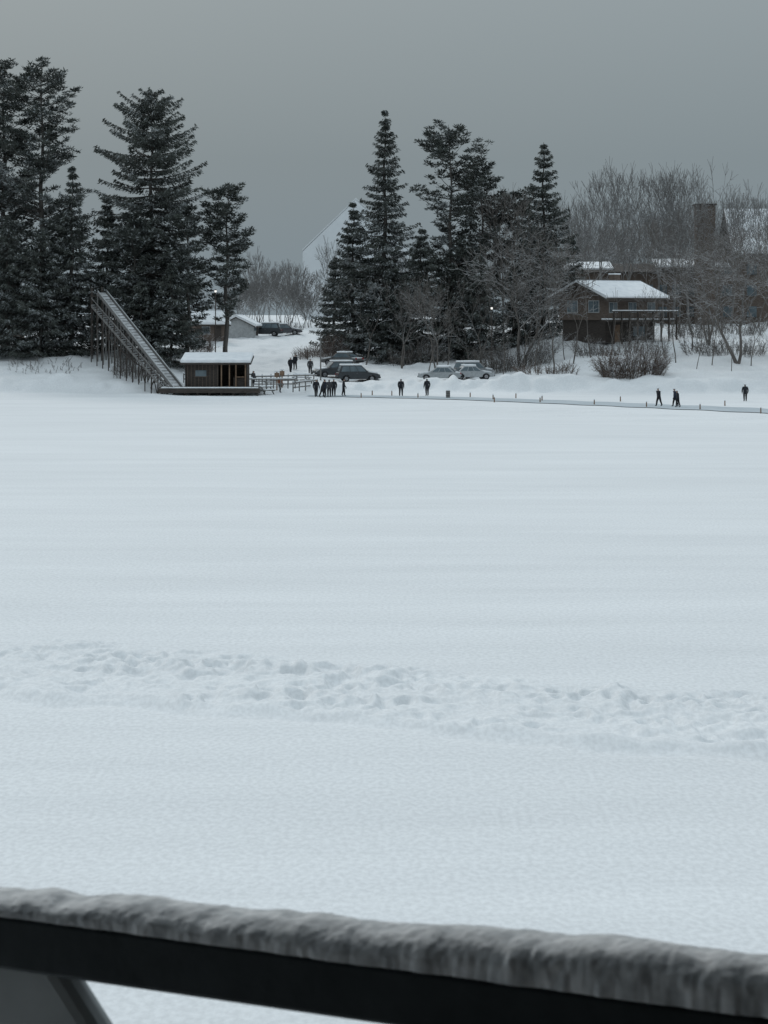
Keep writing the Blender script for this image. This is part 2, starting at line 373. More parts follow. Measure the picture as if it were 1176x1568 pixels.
conifer(PINE,205,243,330,66,0.03,'pine',27)
conifer(PINE,288,243,318,56,0.04,'pine',8,None,1.0,0.26)
conifer(PINE,346,244,286,50,0.26,'pine',9,[(0,0.45),(0.3,0.95),(0.6,0.9),(0.85,0.7),(1,0.2)],1.1,0.22,0.2)
conifer(SPR,262,240,400,52,0.02,'spruce',28)
conifer(SPR,215,240,430,50,0.02,'spruce',29)
conifer(SPR,589,262,169,88,0.05,'spruce',10,[(0,1.0),(0.25,0.85),(0.45,0.6),(0.65,0.38),(0.85,0.22),(1,0.03)],1.0,0.28,0,.8)
conifer(SPR,541,264,310,56,0.04,'spruce',11)
conifer(SPR,512,270,395,38,0.04,'spruce',12)
conifer(PINE,690,262,206,66,0.08,'pine',13,[(0,1.0),(0.3,0.9),(0.55,0.8),(0.72,0.95),(0.86,0.85),(0.95,0.6),(1,0.25)],1.05,0.26)
conifer(PINE,738,266,255,56,0.06,'pine',14,[(0,1.2),(0.4,1.1),(0.7,0.85),(0.9,0.55),(1,0.2)],1.05,0.18)
conifer(SPR,645,258,350,62,0.03,'spruce',15)
conifer(SPR,832,264,218,60,0.04,'spruce',16,[(0,1.0),(0.3,0.95),(0.55,0.8),(0.75,0.5),(0.88,0.28),(1,0.03)],1,.26,0,.8)
conifer(PINE,788,268,296,56,0.06,'pine',17)
conifer(SPR,735,257,390,58,0.03,'spruce',18)
conifer(SPR,692,259,400,55,0.03,'spruce',38)
conifer(SPR,602,259,410,55,0.03,'spruce',39)
conifer(SPR,792,262,400,52,0.03,'spruce',40)
conifer(SPR,878,272,365,32,0.04,'spruce',19)
bare_tree('e',797,245,340,1,wide=0.85); bare_tree('g',668,246,410,2,wide=.8)
bare_tree('g',615,250,420,4,wide=0.8); bare_tree('a',774,263,280,5,wide=.75); bare_tree('sap2',560,254,430,2); bare_tree('g',735,250,400,8,wide=.8)
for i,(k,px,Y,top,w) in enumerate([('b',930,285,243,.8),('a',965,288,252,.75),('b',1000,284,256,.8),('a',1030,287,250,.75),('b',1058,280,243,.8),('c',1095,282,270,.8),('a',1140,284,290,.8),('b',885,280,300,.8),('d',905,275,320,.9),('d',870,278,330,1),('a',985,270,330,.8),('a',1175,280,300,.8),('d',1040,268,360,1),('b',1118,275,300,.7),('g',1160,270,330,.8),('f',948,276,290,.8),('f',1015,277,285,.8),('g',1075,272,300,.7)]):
    bare_tree(k,px,Y,top,i,'twighaze' if Y>274 else 'twig',w)
bare_tree('e',1130,238,345,3,wide=.9); bare_tree('c',1085,247,350,6,wide=.85); bare_tree('a',1180,240,330,7); bare_tree('d',1060,244,400,2)
for i,(px,Y,top) in enumerate([(820,238,430),(848,236,420),(877,239,400),(935,237,440),(980,236,430),(1035,238,400),(1066,234,470),(1090,236,450),(803,242,410),(1018,240,440),(655,240,450),(683,240,470),(1120,233,480),(905,241,420),(1150,236,440),(960,240,470),(1000,234,480),(865,243,440),(1048,246,430),(770,238,470),(718,241,460)]):
    bare_tree(('d','sap','sap2','sap')[i%4],px,Y,top,i,wide=0.8)
rs=random.Random(4)
items=[]
for i in range(26): 
    px=375+rs.random()*120; items.append((rs.choice('dfgh'),px,rs.uniform(320,380),max(372+ abs(px-400)*0.5,372)+rs.uniform(0,55),rs.random()*6))
for i in range(38):
    px=850+rs.random()*340; items.append((rs.choice('dfg'),px,rs.uniform(300,340),rs.uniform(275,370),rs.random()*6))
for i in range(26):
    px=480+rs.random()*390; items.append((rs.choice('dfgh'),px,rs.uniform(300,340),rs.uniform(350,430),rs.random()*6))
for i in range(16):
    px=-40+rs.random()*420; items.append((rs.choice('dfgh'),px,rs.uniform(300,340),rs.uniform(400,450),rs.random()*6))
forest('distant_bare_trees',items,'twighaze')
shrub('bare_shrub',908,1030,231,3.4,300,seed=1)
shrub('hedge_tangle',705,860,243,3.6,330,'twig',False,2,3)
shrub('hedge_tangle',440,540,262,2.8,230,'twigred',False,3,3)
shrub('hedge_tangle',860,1040,243,2.8,200,'twig',False,4,3)
shrub('bare_shrub',585,700,255,3.0,200,'twig',False,5,3)
shrub('bare_shrub',1030,1190,242,2.8,200,'twig',False,6,3)
shrub('bare_shrub',285,330,262,2.6,90,'twigred',True,7,2)
shrub('hedge_tangle',1000,1190,256,3.6,240,'twig',False,8,4)
shrub('hedge_tangle',540,870,268,3.6,330,'twig',False,9,4)
shrub('bare_shrub',780,900,235,1.6,140,'twigred',False,10,3)
shrub('hedge_tangle',380,470,300,3.0,150,'twighaze',False,11,4)
shrub('bare_shrub',0,140,235,1.3,60,'twig',False,12,5)

# ------------------------------------------------------------ chalet
def gable(g,part,m_,x0,x1,y0,y1,ze,zr,th,ov=0.6):
    ym=(y0+y1)/2; a=x0-ov;b_=x1+ov;c=y0-ov;d=y1+ov; sl=(zr-ze)/((y1-y0)/2); ze2=ze-sl*ov
    prof=[(c,ze2),(ym,zr),(d,ze2),(d,ze2+th),(ym,zr+th),(c,ze2+th)]
    V=[(a,y,z) for y,z in prof]+[(b_,y,z) for y,z in prof]; n=6
    g.add(part,m_,V,[(i,(i+1)%n,(i+1)%n+n,i+n) for i in range(n)]+[(0,1,4,5),(1,2,3,4),(n+0,n+5,n+4,n+1),(n+1,n+4,n+3,n+2)])
def slab(g,part,m_,xa,xb,ya,za,yb,zb,t):
    V=[(xa,ya,za),(xb,ya,za),(xb,yb,zb),(xa,yb,zb),(xa,ya,za+t),(xb,ya,za+t),(xb,yb,zb+t),(xa,yb,zb+t)]
    g.add(part,m_,V,[(3,2,1,0),(4,5,6,7),(0,1,5,4),(1,2,6,5),(2,3,7,6),(3,0,4,7)])
Y0=254; hx=X(932,Y0); hz=gz(hx,Y0)
g=G('chalet_house',(hx,Y0,hz-0.3),math.radians(40))
L,Wd=8.6,7.4; zf=2.6; ze=5.1; zr=6.6
g.box('lower_walls',M['darkwood'],(0,0,zf/2),(L-0.6,Wd-0.6,zf))
g.box('walls',M['brownwood'],(0,0,(zf+ze)/2),(L,Wd,ze-zf))
for sx in(-1,1):
    g.add('gable_walls',M['brownwood'],[(sx*(L/2-.01),-Wd/2,ze),(sx*(L/2-.01),Wd/2,ze),(sx*(L/2-.01),0,zr)],[(0,1,2)])
gable(g,'roof',M['darkwood'],-L/2,L/2,-Wd/2,Wd/2,ze,zr,0.25,1.0)
gable(g,'roof_snow',M['snow'],-L/2,L/2,-Wd/2,Wd/2,ze+.255,zr+.255,0.24,0.85)
for i in range(3):
    xx=-3.1+i*3.1; g.box('window_frames',M['trim'],(xx,-Wd/2-.03,4.0),(1.3,.06,1.2)); g.box('windows',M['glass'],(xx,-Wd/2-.075,4.0),(1.15,.03,1.05))
    g.box('mullions',M['trim'],(xx,-Wd/2-.105,4.0),(.06,.03,1.05))
for yy in(-1.9,1.5):
    g.box('window_frames',M['trim'],(-L/2-.03,yy,4.1),(.06,1.7,1.4)); g.box('windows',M['glass'],(-L/2-.075,yy,4.1),(.03,1.5,1.2)); g.box('mullions',M['trim'],(-L/2-.105,yy,4.1),(.03,.07,1.2))
g.box('lower_windows',M['glass'],(1.5,-Wd/2+.28,1.3),(2.0,.05,1.1)); g.box('door',M['tan'],(-2.2,-Wd/2+.27,1.05),(0.95,.06,2.0))
g.box('deck',M['darkwood'],(0,-Wd/2-1.0,zf-.1),(L+2,1.98,.2)); g.box('deck_snow',M['snow'],(0,-Wd/2-1.05,zf+.09),(L+1.8,1.7,.18))
for i in range(9): 
    xx=-L/2-.8+i*(L+1.6)/8; g.box('deck_posts',M['darkwood'],(xx,-Wd/2-2.07,zf/2+.4),(.14,.14,zf+1.0))
g.box('deck_rail',M['darkwood'],(0,-Wd/2-2.07,zf+.96),(L+2,.12,.1)); g.box('deck_rail_snow',M['snow'],(0,-Wd/2-2.07,zf+1.07),(L+2,.16,.1))
for i in range(44): g.box('deck_balusters',M['darkwood'],(-L/2-.9+i*(L+1.8)/43,-Wd/2-2.07,zf+.48),(.05,.05,.85))
g.box('chimney',M['brownwood'],(2.2,1.2,7.0),(0.9,0.9,1.6)); g.box('chimney_snow',M['snow'],(2.2,1.2,7.89),(1,1,.16))
g.done({'roof_snow':0.12,'deck_snow':0.06})

Yl=292; lz=6.3
g=G('hillside_lodge',(0,0,0))
xa,xb=X(1095,Yl),X(1330,Yl); xw=X(868,Yl)
g.box('main_walls',M['brownwood'],((xa+xb)/2,Yl+6,(lz+16)/2),(xb-xa,12,16-lz))
slab(g,'roof',M['darkwood'],xa+2,xb,Yl-1,15.6,Yl+6,21.6,.3); slab(g,'roof_back',M['darkwood'],xa+2,xb,Yl+6.01,21.6,Yl+13,15.6,.3)
slab(g,'roof_snow',M['snow'],xa+2.1,xb,Yl-.9,16.0,Yl+6,21.92,.35)
slab(g,'porch_roof_snow',M['snow'],xa-8,xa+1.9,Yl-2,14.2,Yl+3,15.2,.25)
g.box('wing_walls',M['brownwood'],((xw+xa)/2,Yl+4,(lz+13.6)/2),(xa-xw-.02,8,13.6-lz))
slab(g,'wing_roof',M['darkwood'],xw-.6,xa-.05,Yl-.8,13.4,Yl+5,14.6,.25); slab(g,'wing_roof_snow',M['snow'],xw-.5,X(940,Yl),Yl+.5,13.95,Yl+5,14.9,.2)
xc=X(1079,Yl-3); g.box('chimney_tower',M['brownwood'],(xc,Yl-3,14.2),(2.4,2.4,16)); g.box('tower_cap',M['darkwood'],(xc,Yl-3,22.3),(2.8,2.8,.2))
for fl in range(3):
    for i in range(10):
        xx=xw+1.6+i*((xa-xw-3)/9)
        if fl<2: g.box('windows',M['glass'],(xx,Yl-.04,8.4+fl*2.9),(1.1,.06,1.3)); g.box('window_sills',M['darkwood'],(xx,Yl-.08,7.68+fl*2.9),(1.3,.14,.09))
    for i in range(6):
        xx=xa+1.6+i*3.2; g.box('windows',M['glass'],(xx,Yl-.04,8.4+fl*2.8),(1.3,.06,1.4)); g.box('window_sills',M['darkwood'],(xx,Yl-.08,7.62+fl*2.8),(1.5,.14,.09))
g.done({'roof_snow':0.1})

Yd=520; g=G('distant_hall',(X(545,Yd),Yd,6))
ww=X(628,Yd)-X(465,Yd); zl=Zp(385,Yd)-6; za=Zp(306,Yd)-6
V=[(-ww/2,0,0),(ww/2,0,0),(ww/2,0,zl),(0,0,za),(-ww/2,0,zl)]; V+=[(x,24,z) for x,y,z in V]
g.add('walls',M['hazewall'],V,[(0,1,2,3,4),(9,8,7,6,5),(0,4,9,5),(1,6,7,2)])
for s in(-1,1):
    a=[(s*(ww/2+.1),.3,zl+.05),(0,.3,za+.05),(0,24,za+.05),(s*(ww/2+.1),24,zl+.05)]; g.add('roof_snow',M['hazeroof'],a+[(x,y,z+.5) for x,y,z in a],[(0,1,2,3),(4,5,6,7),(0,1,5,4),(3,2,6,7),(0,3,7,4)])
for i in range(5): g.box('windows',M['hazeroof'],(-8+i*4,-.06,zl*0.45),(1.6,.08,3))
g.done()

def cabin(name,px,Y,w,d,h,rise,rz,wall,zadd=0):
    x=X(px,Y); g=G(name,(x,Y,gz(x,Y)-.2+zadd),rz)
    g.box('walls',wall,(0,0,h/2),(w,d,h))
    for s in(-1,1): g.add('gables',wall,[(s*(w/2-.01),-d/2,h),(s*(w/2-.01),d/2,h),(s*(w/2-.01),0,h+rise)],[(0,1,2)])
    gable(g,'roof',M['darkwood'],-w/2,w/2,-d/2,d/2,h,h+rise,.12,.4); gable(g,'roof_snow',M['snow'],-w/2,w/2,-d/2,d/2,h+.125,h+rise+.125,.28,.36)
    g.box('door',M['darkwood'],(w*.2,-d/2-.03,1.0),(.95,.06,2.0)); g.box('window_frame',M['trim'],(-w*.2,-d/2-.03,1.5),(1.2,.06,1.0)); g.box('window',M['glass'],(-w*.2,-d/2-.08,1.5),(1.0,.04,.8))
    g.done({'roof_snow':.08})
cabin('log_cabin',312,280,4.4,4,2.3,1.3,math.radians(35),M['brownwood'])
cabin('white_shed',366,290,2.8,4.5,1.7,1.1,math.radians(80),M['trim'])
cabin('log_cabin',-2,262,5,4,2.2,1.3,math.radians(-10),M['brownwood'],0)

# ------------------------------------------------------------ boathouse + dock + toboggan chute
Yb=224; bx=X(333,Yb)
g=G('boathouse',(bx,Yb,0.75))
w=6.2;d=4.0;h=2.25
g.box('back_wall',M['darkwood'],(0,d/2-.06,h/2),(w,.12,h)); g.box('left_wall',M['darkwood'],(-w/2+.06,-.07,h/2),(.12,d-.15,h)); g.box('right_wall',M['darkwood'],(w/2-.06,-.07,h/2),(.12,d-.15,h))
g.box('floor',M['wood'],(0,-.1,.03),(w-.3,d-.5,.06))
g.box('front_panel',M['darkwood'],(-1.35,-d/2+.06,h/2),(3.2,.1,h)); g.box('front_panel',M['darkwood'],(2.35,-d/2+.06,.5),(1.2,.1,1.0))
for i in range(9): g.box('battens',M['brownwood'],(-2.85+i*.375,-d/2-.01,h/2),(.06,.04,h-.02))
g.box('window',M['glass'],(-1.5,-d/2-.05,1.4),(1.1,.04,.6)); g.box('window_trim',M['brownwood'],(-1.5,-d/2-.07,1.05),(1.3,.08,.08))
for xx in(.55,1.35,2.0,2.95): g.box('posts',M['tan'],(xx,-d/2-.08,h/2),(.12,.12,h))
g.box('counter',M['tan'],(2.45,-d/2-.2,1.04),(.8,.3,.07))
slab(g,'roof',M['darkwood'],-w/2-.45,w/2+.45,-d/2-.7,h+.02,d/2+.4,h+.7,.14)
slab(g,'roof_snow',M['snow'],-w/2-.42,w/2+.42,-d/2-.66,h+.17,d/2+.36,h+.84,.36)
g.done({'roof_snow':.13})
g=G('lake_dock',(0,0,0))
xa=X(246,221);xb=X(480,221)
for i in range(16): g.box('planks',M['wood'],((xa+xb)/2-2.6,219.2+i*.5,.68),(xb-xa-5.2,.47,.07))
g.box('fascia',M['darkwood'],((xa+xb)/2-2.6,218.9,.50),(xb-xa-5.2,.08,.42))
g.box('dock_snow',M['snow'],((xa+xb)/2-2.6,219.9,.78),(xb-xa-5.6,1.5,.1))
for i in range(9): g.cyl('piles',M['darkwood'],(xa+.3+i*(xb-xa-5.8)/8,219.2,-.2),(xa+.3+i*(xb-xa-5.8)/8,219.2,.64),.12,.12)
g.done({'dock_snow':.04})
g=G('wooden_railing',(0,0,0))
def fence(x0,x1,y0,y1,zb0,n,h=1.05):
    for i in range(n):
        t=i/(n-1); x=x0+(x1-x0)*t; y=y0+(y1-y0)*t; g.box('posts',M['wood'],(x,y,zb0+h/2),(.12,.12,h)); g.box('post_snow',M['snow'],(x,y,zb0+h+.05),(.16,.16,.1))
    for k,hh in enumerate((.45,.92)): g.beam('rails' ,M['wood'],(x0,y0-.09,zb0+hh),(x1,y1-.09,zb0+hh),.05,.12)
    g.beam('rail_snow',M['snow'],(x0,y0-.09,zb0+1.01),(x1,y1-.09,zb0+1.01),.1,.05)
fence(X(386,220),X(452,220),219.4,220,.7,7)
fence(X(388,227),X(480,232),227,233,.75,8)
fence(X(450,223),X(486,230),221,230,.3,5)
fence(X(280,229),X(386,229),230,230,.9,6)
g.done()
def picnic(px,Y,rz):
    x=X(px,Y); g=G('picnic_table',(x,Y,gz(x,Y)),rz)
    g.box('top',M['wood'],(0,0,.74),(1.8,.75,.05)); g.box('top_snow',M['snow'],(0,0,.83),(1.76,.72,.12))
    for s in(-1,1):
        g.box('benches',M['wood'],(0,s*.65,.44),(1.8,.26,.05)); g.box('bench_snow',M['snow'],(0,s*.65,.51),(1.76,.24,.08))
        for q in(-1,1): g.beam('legs',M['wood'],(q*.65,s*.7,0),(q*.65,s*.2,.71),.05,.1)
        g.box('cross_bars',M['wood'],(s*.71,0,.39),(.04,1.5,.09))
    g.done({'top_snow':.04})
picnic(418,229,.2); picnic(405,223,.9); picnic(462,234,.3)
for px,Y in((424,227),(432,229)):
    x=X(px,Y); z=gz(x,Y); g=G('signpost',(x,Y,z)); g.box('post',M['tan'],(0,0,.9),(.12,.12,1.9)); g.box('board',M['tan'],(0,-.09,1.55),(.5,.04,.45)); g.box('cap_snow',M['snow'],(0,-.05,1.9),(.5,.2,.08)); g.done()

g=G('toboggan_chute',(0,0,0))
T=Vector((X(156,239),239,Zp(450,239))); Bt=Vector((X(276,220),219.5,.35)); D=(Bt-T); side=D.cross(Vector((0,0,1))).normalized()
if side.y>0: side=-side
N=12
g.beam('chute_bed',M['wood'],T,Bt,.95,.1)
up=side.cross(D).normalized()
if up.z<0: up=-up
g.beam('chute_lining',M['frost'],T+up*.10,Bt+up*.10,.8,.08)
for i in range(34):
    p=T+D*((i+.5)/34)+up*.16; g.beam('cleats',M['wood'],p-side*.4,p+side*.4,.05,.05)
for s in(-1,1):
    g.beam('chute_sides',M['wood'],T+side*.52*s+up*.14,Bt+side*.52*s+up*.14,.07,.38)
    g.beam('side_cap_snow',M['trim'],T+side*.52*s+up*.36,Bt+side*.52*s+up*.36,.1,.05)
def offp(p,s): return p+side*s
for s in(.66,1.2): g.beam('stair_stringer',M['wood'],offp(T,s)-Vector((0,0,1.3)),offp(Bt,s)-Vector((0,0,.25)),.08,.24)
for i in range(40):
    t=i/39; p=offp(T+D*t,.93)-Vector((0,0,1.2-1.05*t)); g.box('stair_treads',M['frost'],tuple(p),(.4,.5,.05))
g.beam('handrail',M['wood'],offp(T,1.2)-Vector((0,0,.45)),offp(Bt,1.2)+Vector((0,0,.55)),.06,.08)
for i in range(N):
    t=i/N*.95; p=T+D*t
    for s in(-.48,.48):
        q=offp(p,s); z0=min(gz(q.x,q.y)-.2,q.z-.3); g.beam('trestle_legs',M['wood'],(q.x,q.y,z0),(q.x,q.y,q.z-.08),.14,.14)
    q=offp(p,1.2); z0=min(gz(q.x,q.y)-.2,q.z-.3); g.beam('stair_posts',M['darkwood'],(q.x,q.y,z0),(q.x,q.y,q.z-.45+1.0*t),.1,.1)
    if i<N-1:
        p2=T+D*((i+1)/N*.95)
        for s in(-.58,.58):
            a=offp(p,s); b2=offp(p2,s); za=max(gz(a.x,a.y),a.z-3.6); zb_=max(gz(b2.x,b2.y),b2.z-3.6)
            g.beam('cross_braces',M['darkwood'],(a.x,a.y,za+.1),(b2.x,b2.y,b2.z-.2),.05,.12)
            if i%2: g.beam('cross_braces',M['darkwood'],(a.x,a.y,a.z-.2),(b2.x,b2.y,zb_+.1),.05,.12)
            g.beam('girts',M['darkwood'],(a.x,a.y,(p.z+gz(p.x,p.y))/2),(b2.x,b2.y,(p2.z+gz(p2.x,p2.y))/2),.05,.12)
g.box('start_platform',M['darkwood'],(T.x-.6,T.y+.7,T.z-.25),(1.3,1.3,.12))
for a in(-1,1):
    for b2 in(-1,1):
        g.beam('platform_posts',M['darkwood'],(T.x-.6+a*.55,T.y+.7+b2*.55,gz(T.x-.6,T.y)-.2),(T.x-.6+a*.55,T.y+.7+b2*.55,T.z+.75),.1,.1)
g.done()
shrub('bare_shrub',165,250,233,2.2,130,'twig',False,15,4)

# ------------------------------------------------------------ cars
def car(name,px,Y,rz,col,suv=False,snowy=True,zadd=0.0):
    x=X(px,Y); z=min(gz(x,Y),gz(x+1,Y)+.2)+zadd
    g=G(name,(x,Y,z),rz)
    key='paint_'+str(col)
    if key not in M: M[key]=mat('car_paint',col,tuple(c*.8 for c in col),6,.35)
    P=M[key]
    hh=1.72 if suv else 1.45; bh=1.02 if suv else .88; w=.9
    prof=[(-2.25,.35),(-2.3,.62),(-2.22,bh-.06),(-1.9 if suv else -1.6,bh),(1.05,bh),(2.0,bh-.16),(2.28,.66),(2.26,.35),(1.78,.3),(1.72,.52),(1.5,.68),(1.25,.68),(1.03,.52),(.97,.28),(-.97,.28),(-1.03,.52),(-1.25,.68),(-1.5,.68),(-1.72,.52),(-1.78,.3)]
    g.extr('body',P,prof,-w,w)
    xr=-2.1 if suv else -1.65; xr2=-1.85 if suv else -.95
    b=[(xr,bh),(1.0,bh),(.3,hh),(xr2,hh)]
    def cab(part,m_,pts,wb,wt):
        V=[]
        for (xx,zz) in pts: wy=wb if zz<=bh+.01 else wt; V+=[(xx,-wy,zz),(xx,wy,zz)]
        g.add(part,m_,V,[(0,2,4,6),(1,7,5,3),(0,1,3,2),(2,3,5,4),(4,5,7,6),(6,7,1,0)])
    cab('cabin',P,[(p[0],p[1]+(.001 if i<2 else 0)) for i,p in enumerate(b)],.84,.68)
    for s in(-1,1):
        def wp(xx,zz):
            t=(zz-bh)/(hh-bh); return (xx,s*(.84-.16*t+.012),zz)
        z1=bh+.06;z2=hh-.09
        fx=lambda zz:1.0-.7*(zz-bh)/(hh-bh)-.12
        rx=lambda zz:xr+(xr2-xr)*(zz-bh)/(hh-bh)+.14
        cuts=[0,.36,.68,1.0]
        for i in range(3):
            a0,a1=cuts[i]+.015,cuts[i+1]-.015
            q=[]
            for zz,aa in((z1,a0),(z1,a1),(z2,a1),(z2,a0)): q.append(wp(rx(zz)+(fx(zz)-rx(zz))*aa,zz))
            g.add('side_windows',M['glass'],q,[(0,1,2,3)])
        for xx in(-1.375,1.375):
            g.cyl('wheels',M['rubber'],(xx,s*.68,.33),(xx,s*.92,.33),.33,.33,18); g.cyl('hubs',M['chrome'],(xx,s*.92,.33),(xx,s*.935,.33),.2,.18,12)
        g.box('head_lamps',M['trim'],(2.2,s*.68,.72),(.14,.34,.14)); g.box('tail_lamps',M['red'],(-2.24,s*.74,.78),(.1,.2,.2)); g.box('mirrors',P,(.78,s*.96,bh+.08),(.12,.18,.13))
        g.box('door_handles',M['chrome'],(-.2,s*.91,bh-.12),(.16,.02,.03))
    g.add('windscreen',M['glass'],[(.955,-.72,bh+.08),(.955,.72,bh+.08),(.36,.6,hh-.06),(.36,-.6,hh-.06)],[(0,1,2,3)])
    g.add('rear_window',M['glass'],[(xr+.01,-.7,bh+.12),(xr+.01,.7,bh+.12),(xr2-.05,.6,hh-.08),(xr2-.05,-.6,hh-.08)],[(3,2,1,0)])
    g.box('bumpers',M['rubber'],(2.27,0,.45),(.12,1.7,.16)); g.box('bumpers',M['rubber'],(-2.29,0,.45),(.12,1.7,.16))
    if snowy:
        g.box('roof_snow',M['snow'],((xr2+.3)/2,0,hh+.08),(.3-xr2+.1,1.34,.17))
        V=[(1.1,-.8,bh+.01),(2.0,-.75,bh-.14),(2.0,.75,bh-.14),(1.1,.8,bh+.01)]; V+=[(a,b2,c+.12) for a,b2,c in V]
        g.add('bonnet_snow',M['snow'],V,[(0,1,2,3),(4,5,6,7),(0,1,5,4),(1,2,6,5),(2,3,7,6),(3,0,4,7)])
        if not suv: g.box('boot_snow',M['snow'],(-1.93,0,bh-.01),(.5,1.5,.13))
    g.done({'body':.06,'roof_snow':.07,'cabin':.05})
car('parked_suv',512,240,math.radians(200),(.07,.075,.08),True)
car('parked_suv',548,236,math.radians(10),(.055,.06,.065),True)
car('parked_car',524,249,math.radians(150),(.12,.12,.12),False)
car('parked_suv',725,238.5,math.radians(35),(.30,.31,.32),True)
car('parked_car',675,233,math.radians(168),(.38,.40,.41),False)
car('parked_car',722,233.5,math.radians(12),(.42,.44,.45),False)
car('parked_car',604,262,math.radians(5),(.16,.05,.05),False)
car('parked_car',543,272,math.radians(100),(.2,.21,.22),False)
car('parked_car',560,280,math.radians(60),(.3,.3,.3),False)
car('parked_suv',405,292,math.radians(175),(.05,.055,.06),True,True)
car('parked_car',436,296,math.radians(0),(.10,.10,.11),False)

# ------------------------------------------------------------ people
def skinned(V,E,Rr,root=0,sub=1):
    me=bpy.data.meshes.new('tmp'); me.from_pydata(V,E,[]); o=bpy.data.objects.new('tmp',me); scene.collection.objects.link(o)
    md=o.modifiers.new('s','SKIN'); md.use_smooth_shade=True
    for i,r in enumerate(Rr):
        sv=me.skin_vertices[0].data[i]; sv.radius=(r,r) if not isinstance(r,tuple) else r; sv.use_root=(i==root)
    if sub: sm=o.modifiers.new('u','SUBSURF'); sm.levels=sub; sm.render_levels=sub
    dg=bpy.context.evaluated_depsgraph_get(); nm=bpy.data.meshes.new_from_object(o.evaluated_get(dg))
    bpy.data.objects.remove(o); return nm
def person(px,Y,rz,coat,trous,hat,stride=0.0,lean=0.0,arm=0.1,H=1.72,zoff=None):
    x=X(px,Y); z=gz(x,Y) if zoff is None else zoff
    s=stride
    def P(x_,y_,z_): return (x_,y_-lean*max(0,z_-.9),z_)
    V=[P(0,0,.97),P(0,0,1.15),P(0,0,1.34),P(0,0,1.47),P(0,-.01,1.54),P(0,-.015,1.62),P(0,-.01,1.71)]
    R_=[(.19,.15),(.185,.15),(.20,.15),(.075,.075),(.07,.075),(.088,.1),(.07,.085)]
    E=[(0,1),(1,2),(2,3),(3,4),(4,5),(5,6)]
    def add(v,r,p): V.append(v);R_.append(r);E.append((p,len(V)-1)); return len(V)-1
    hands=[]
    for sd,ph in((-1,1),(1,-1)):
        h=add(P(sd*.1,0,.88),.125,0); kn=add((sd*.11,-ph*s*.22-.02,.5),.09,h)
        an=add((sd*.11,-ph*s*.42+.03,.1+ (0.06*s if ph<0 else 0)),.065,kn); add((sd*.12,-ph*s*.42-.13,.045),.045,an)
        sh=add(P(sd*.2,0,1.41),.095,2); el=add(P(sd*.27,ph*s*.16+.02,1.14),.075,sh)
        wr=add(P(sd*.26,ph*s*.3-arm,.92),.055,el); pm=add(P(sd*.255,ph*s*.32-arm-.03,.85),(.03,.045),wr); hands.append((sd,V[pm]))
    add(P(0,-.115,1.61),.014,5)
    nm=skinned(V,E,R_)
    for m_ in (coat,trous,hat,M['skin'],M['rubber']): nm.materials.append(m_)
    for p in nm.polygons:
        c=p.center; p.use_smooth=True
        if c.z>1.655: k=2
        elif c.z>1.51: k=3 if (c.y<-lean*.7+.03) else 2
        elif c.z>.84 or (abs(c.x)>.2 and c.z>.7): k=0
        elif c.z<.13: k=4
        else: k=1
        p.material_index=k
    e=bpy.data.objects.new('person',None); scene.collection.objects.link(e); e.location=(x,Y,z); e.rotation_euler=(0,0,rz); e.scale=(H/1.76*1.05,H/1.76*1.05,H/1.76)
    o=bpy.data.objects.new('body',nm); scene.collection.objects.link(o); o.parent=e
    for sd,pc in hands:
        FV=[];FE=[];FR=[]
        FV.append((pc[0],pc[1]+.01,pc[2]+.02));FR.append(.022)
        FV.append((pc[0],pc[1],pc[2]-.03));FR.append(.024);FE.append((0,1))
        for fi in range(4):
            l=(.075,.085,.08,.062)[fi]; yy=pc[1]-.032+.021*fi
            i0=len(FV); FV+= [(pc[0],yy,pc[2]-.05),(pc[0]-sd*.006,yy,pc[2]-.05-l*.5),(pc[0]-sd*.022,yy,pc[2]-.05-l)]; FR+=[.0095,.009,.008]; FE+=[(1,i0),(i0,i0+1),(i0+1,i0+2)]
        i0=len(FV); FV+=[(pc[0]-sd*.01,pc[1]-.045,pc[2]-.02),(pc[0]-sd*.02,pc[1]-.065,pc[2]-.055)]; FR+=[.011,.009]; FE+=[(0,i0),(i0,i0+1)]
        m2=skinned(FV,FE,FR,0,0); m2.materials.append(M['rubber']); oo=bpy.data.objects.new('gloved_hand',m2); scene.collection.objects.link(oo); oo.parent=e
    g=G('headwear'); g.cyl('hat_band',hat,(0,-.015-lean*.75,1.655),(0,-.015-lean*.76,1.69),.108,.105,14)
    for sx in(-.033,.033): g.cyl('eye',M['rubber'],(sx,-.1-lean*.72,1.635),(sx,-.112-lean*.72,1.635),.009,.006,6)
    g.done(); g.e.parent=e
    return e
cl=[flat('dark_coat',(.022,.024,.03)),flat('navy_coat',(.02,.028,.05)),flat('black_snow_trousers',(.017,.017,.02)),flat('grey_coat',(.06,.06,.065)),flat('maroon_coat',(.10,.02,.025)),flat('charcoal_knit',(.03,.03,.032)),flat('rust_coat',(.22,.09,.05))]
rd=math.radians
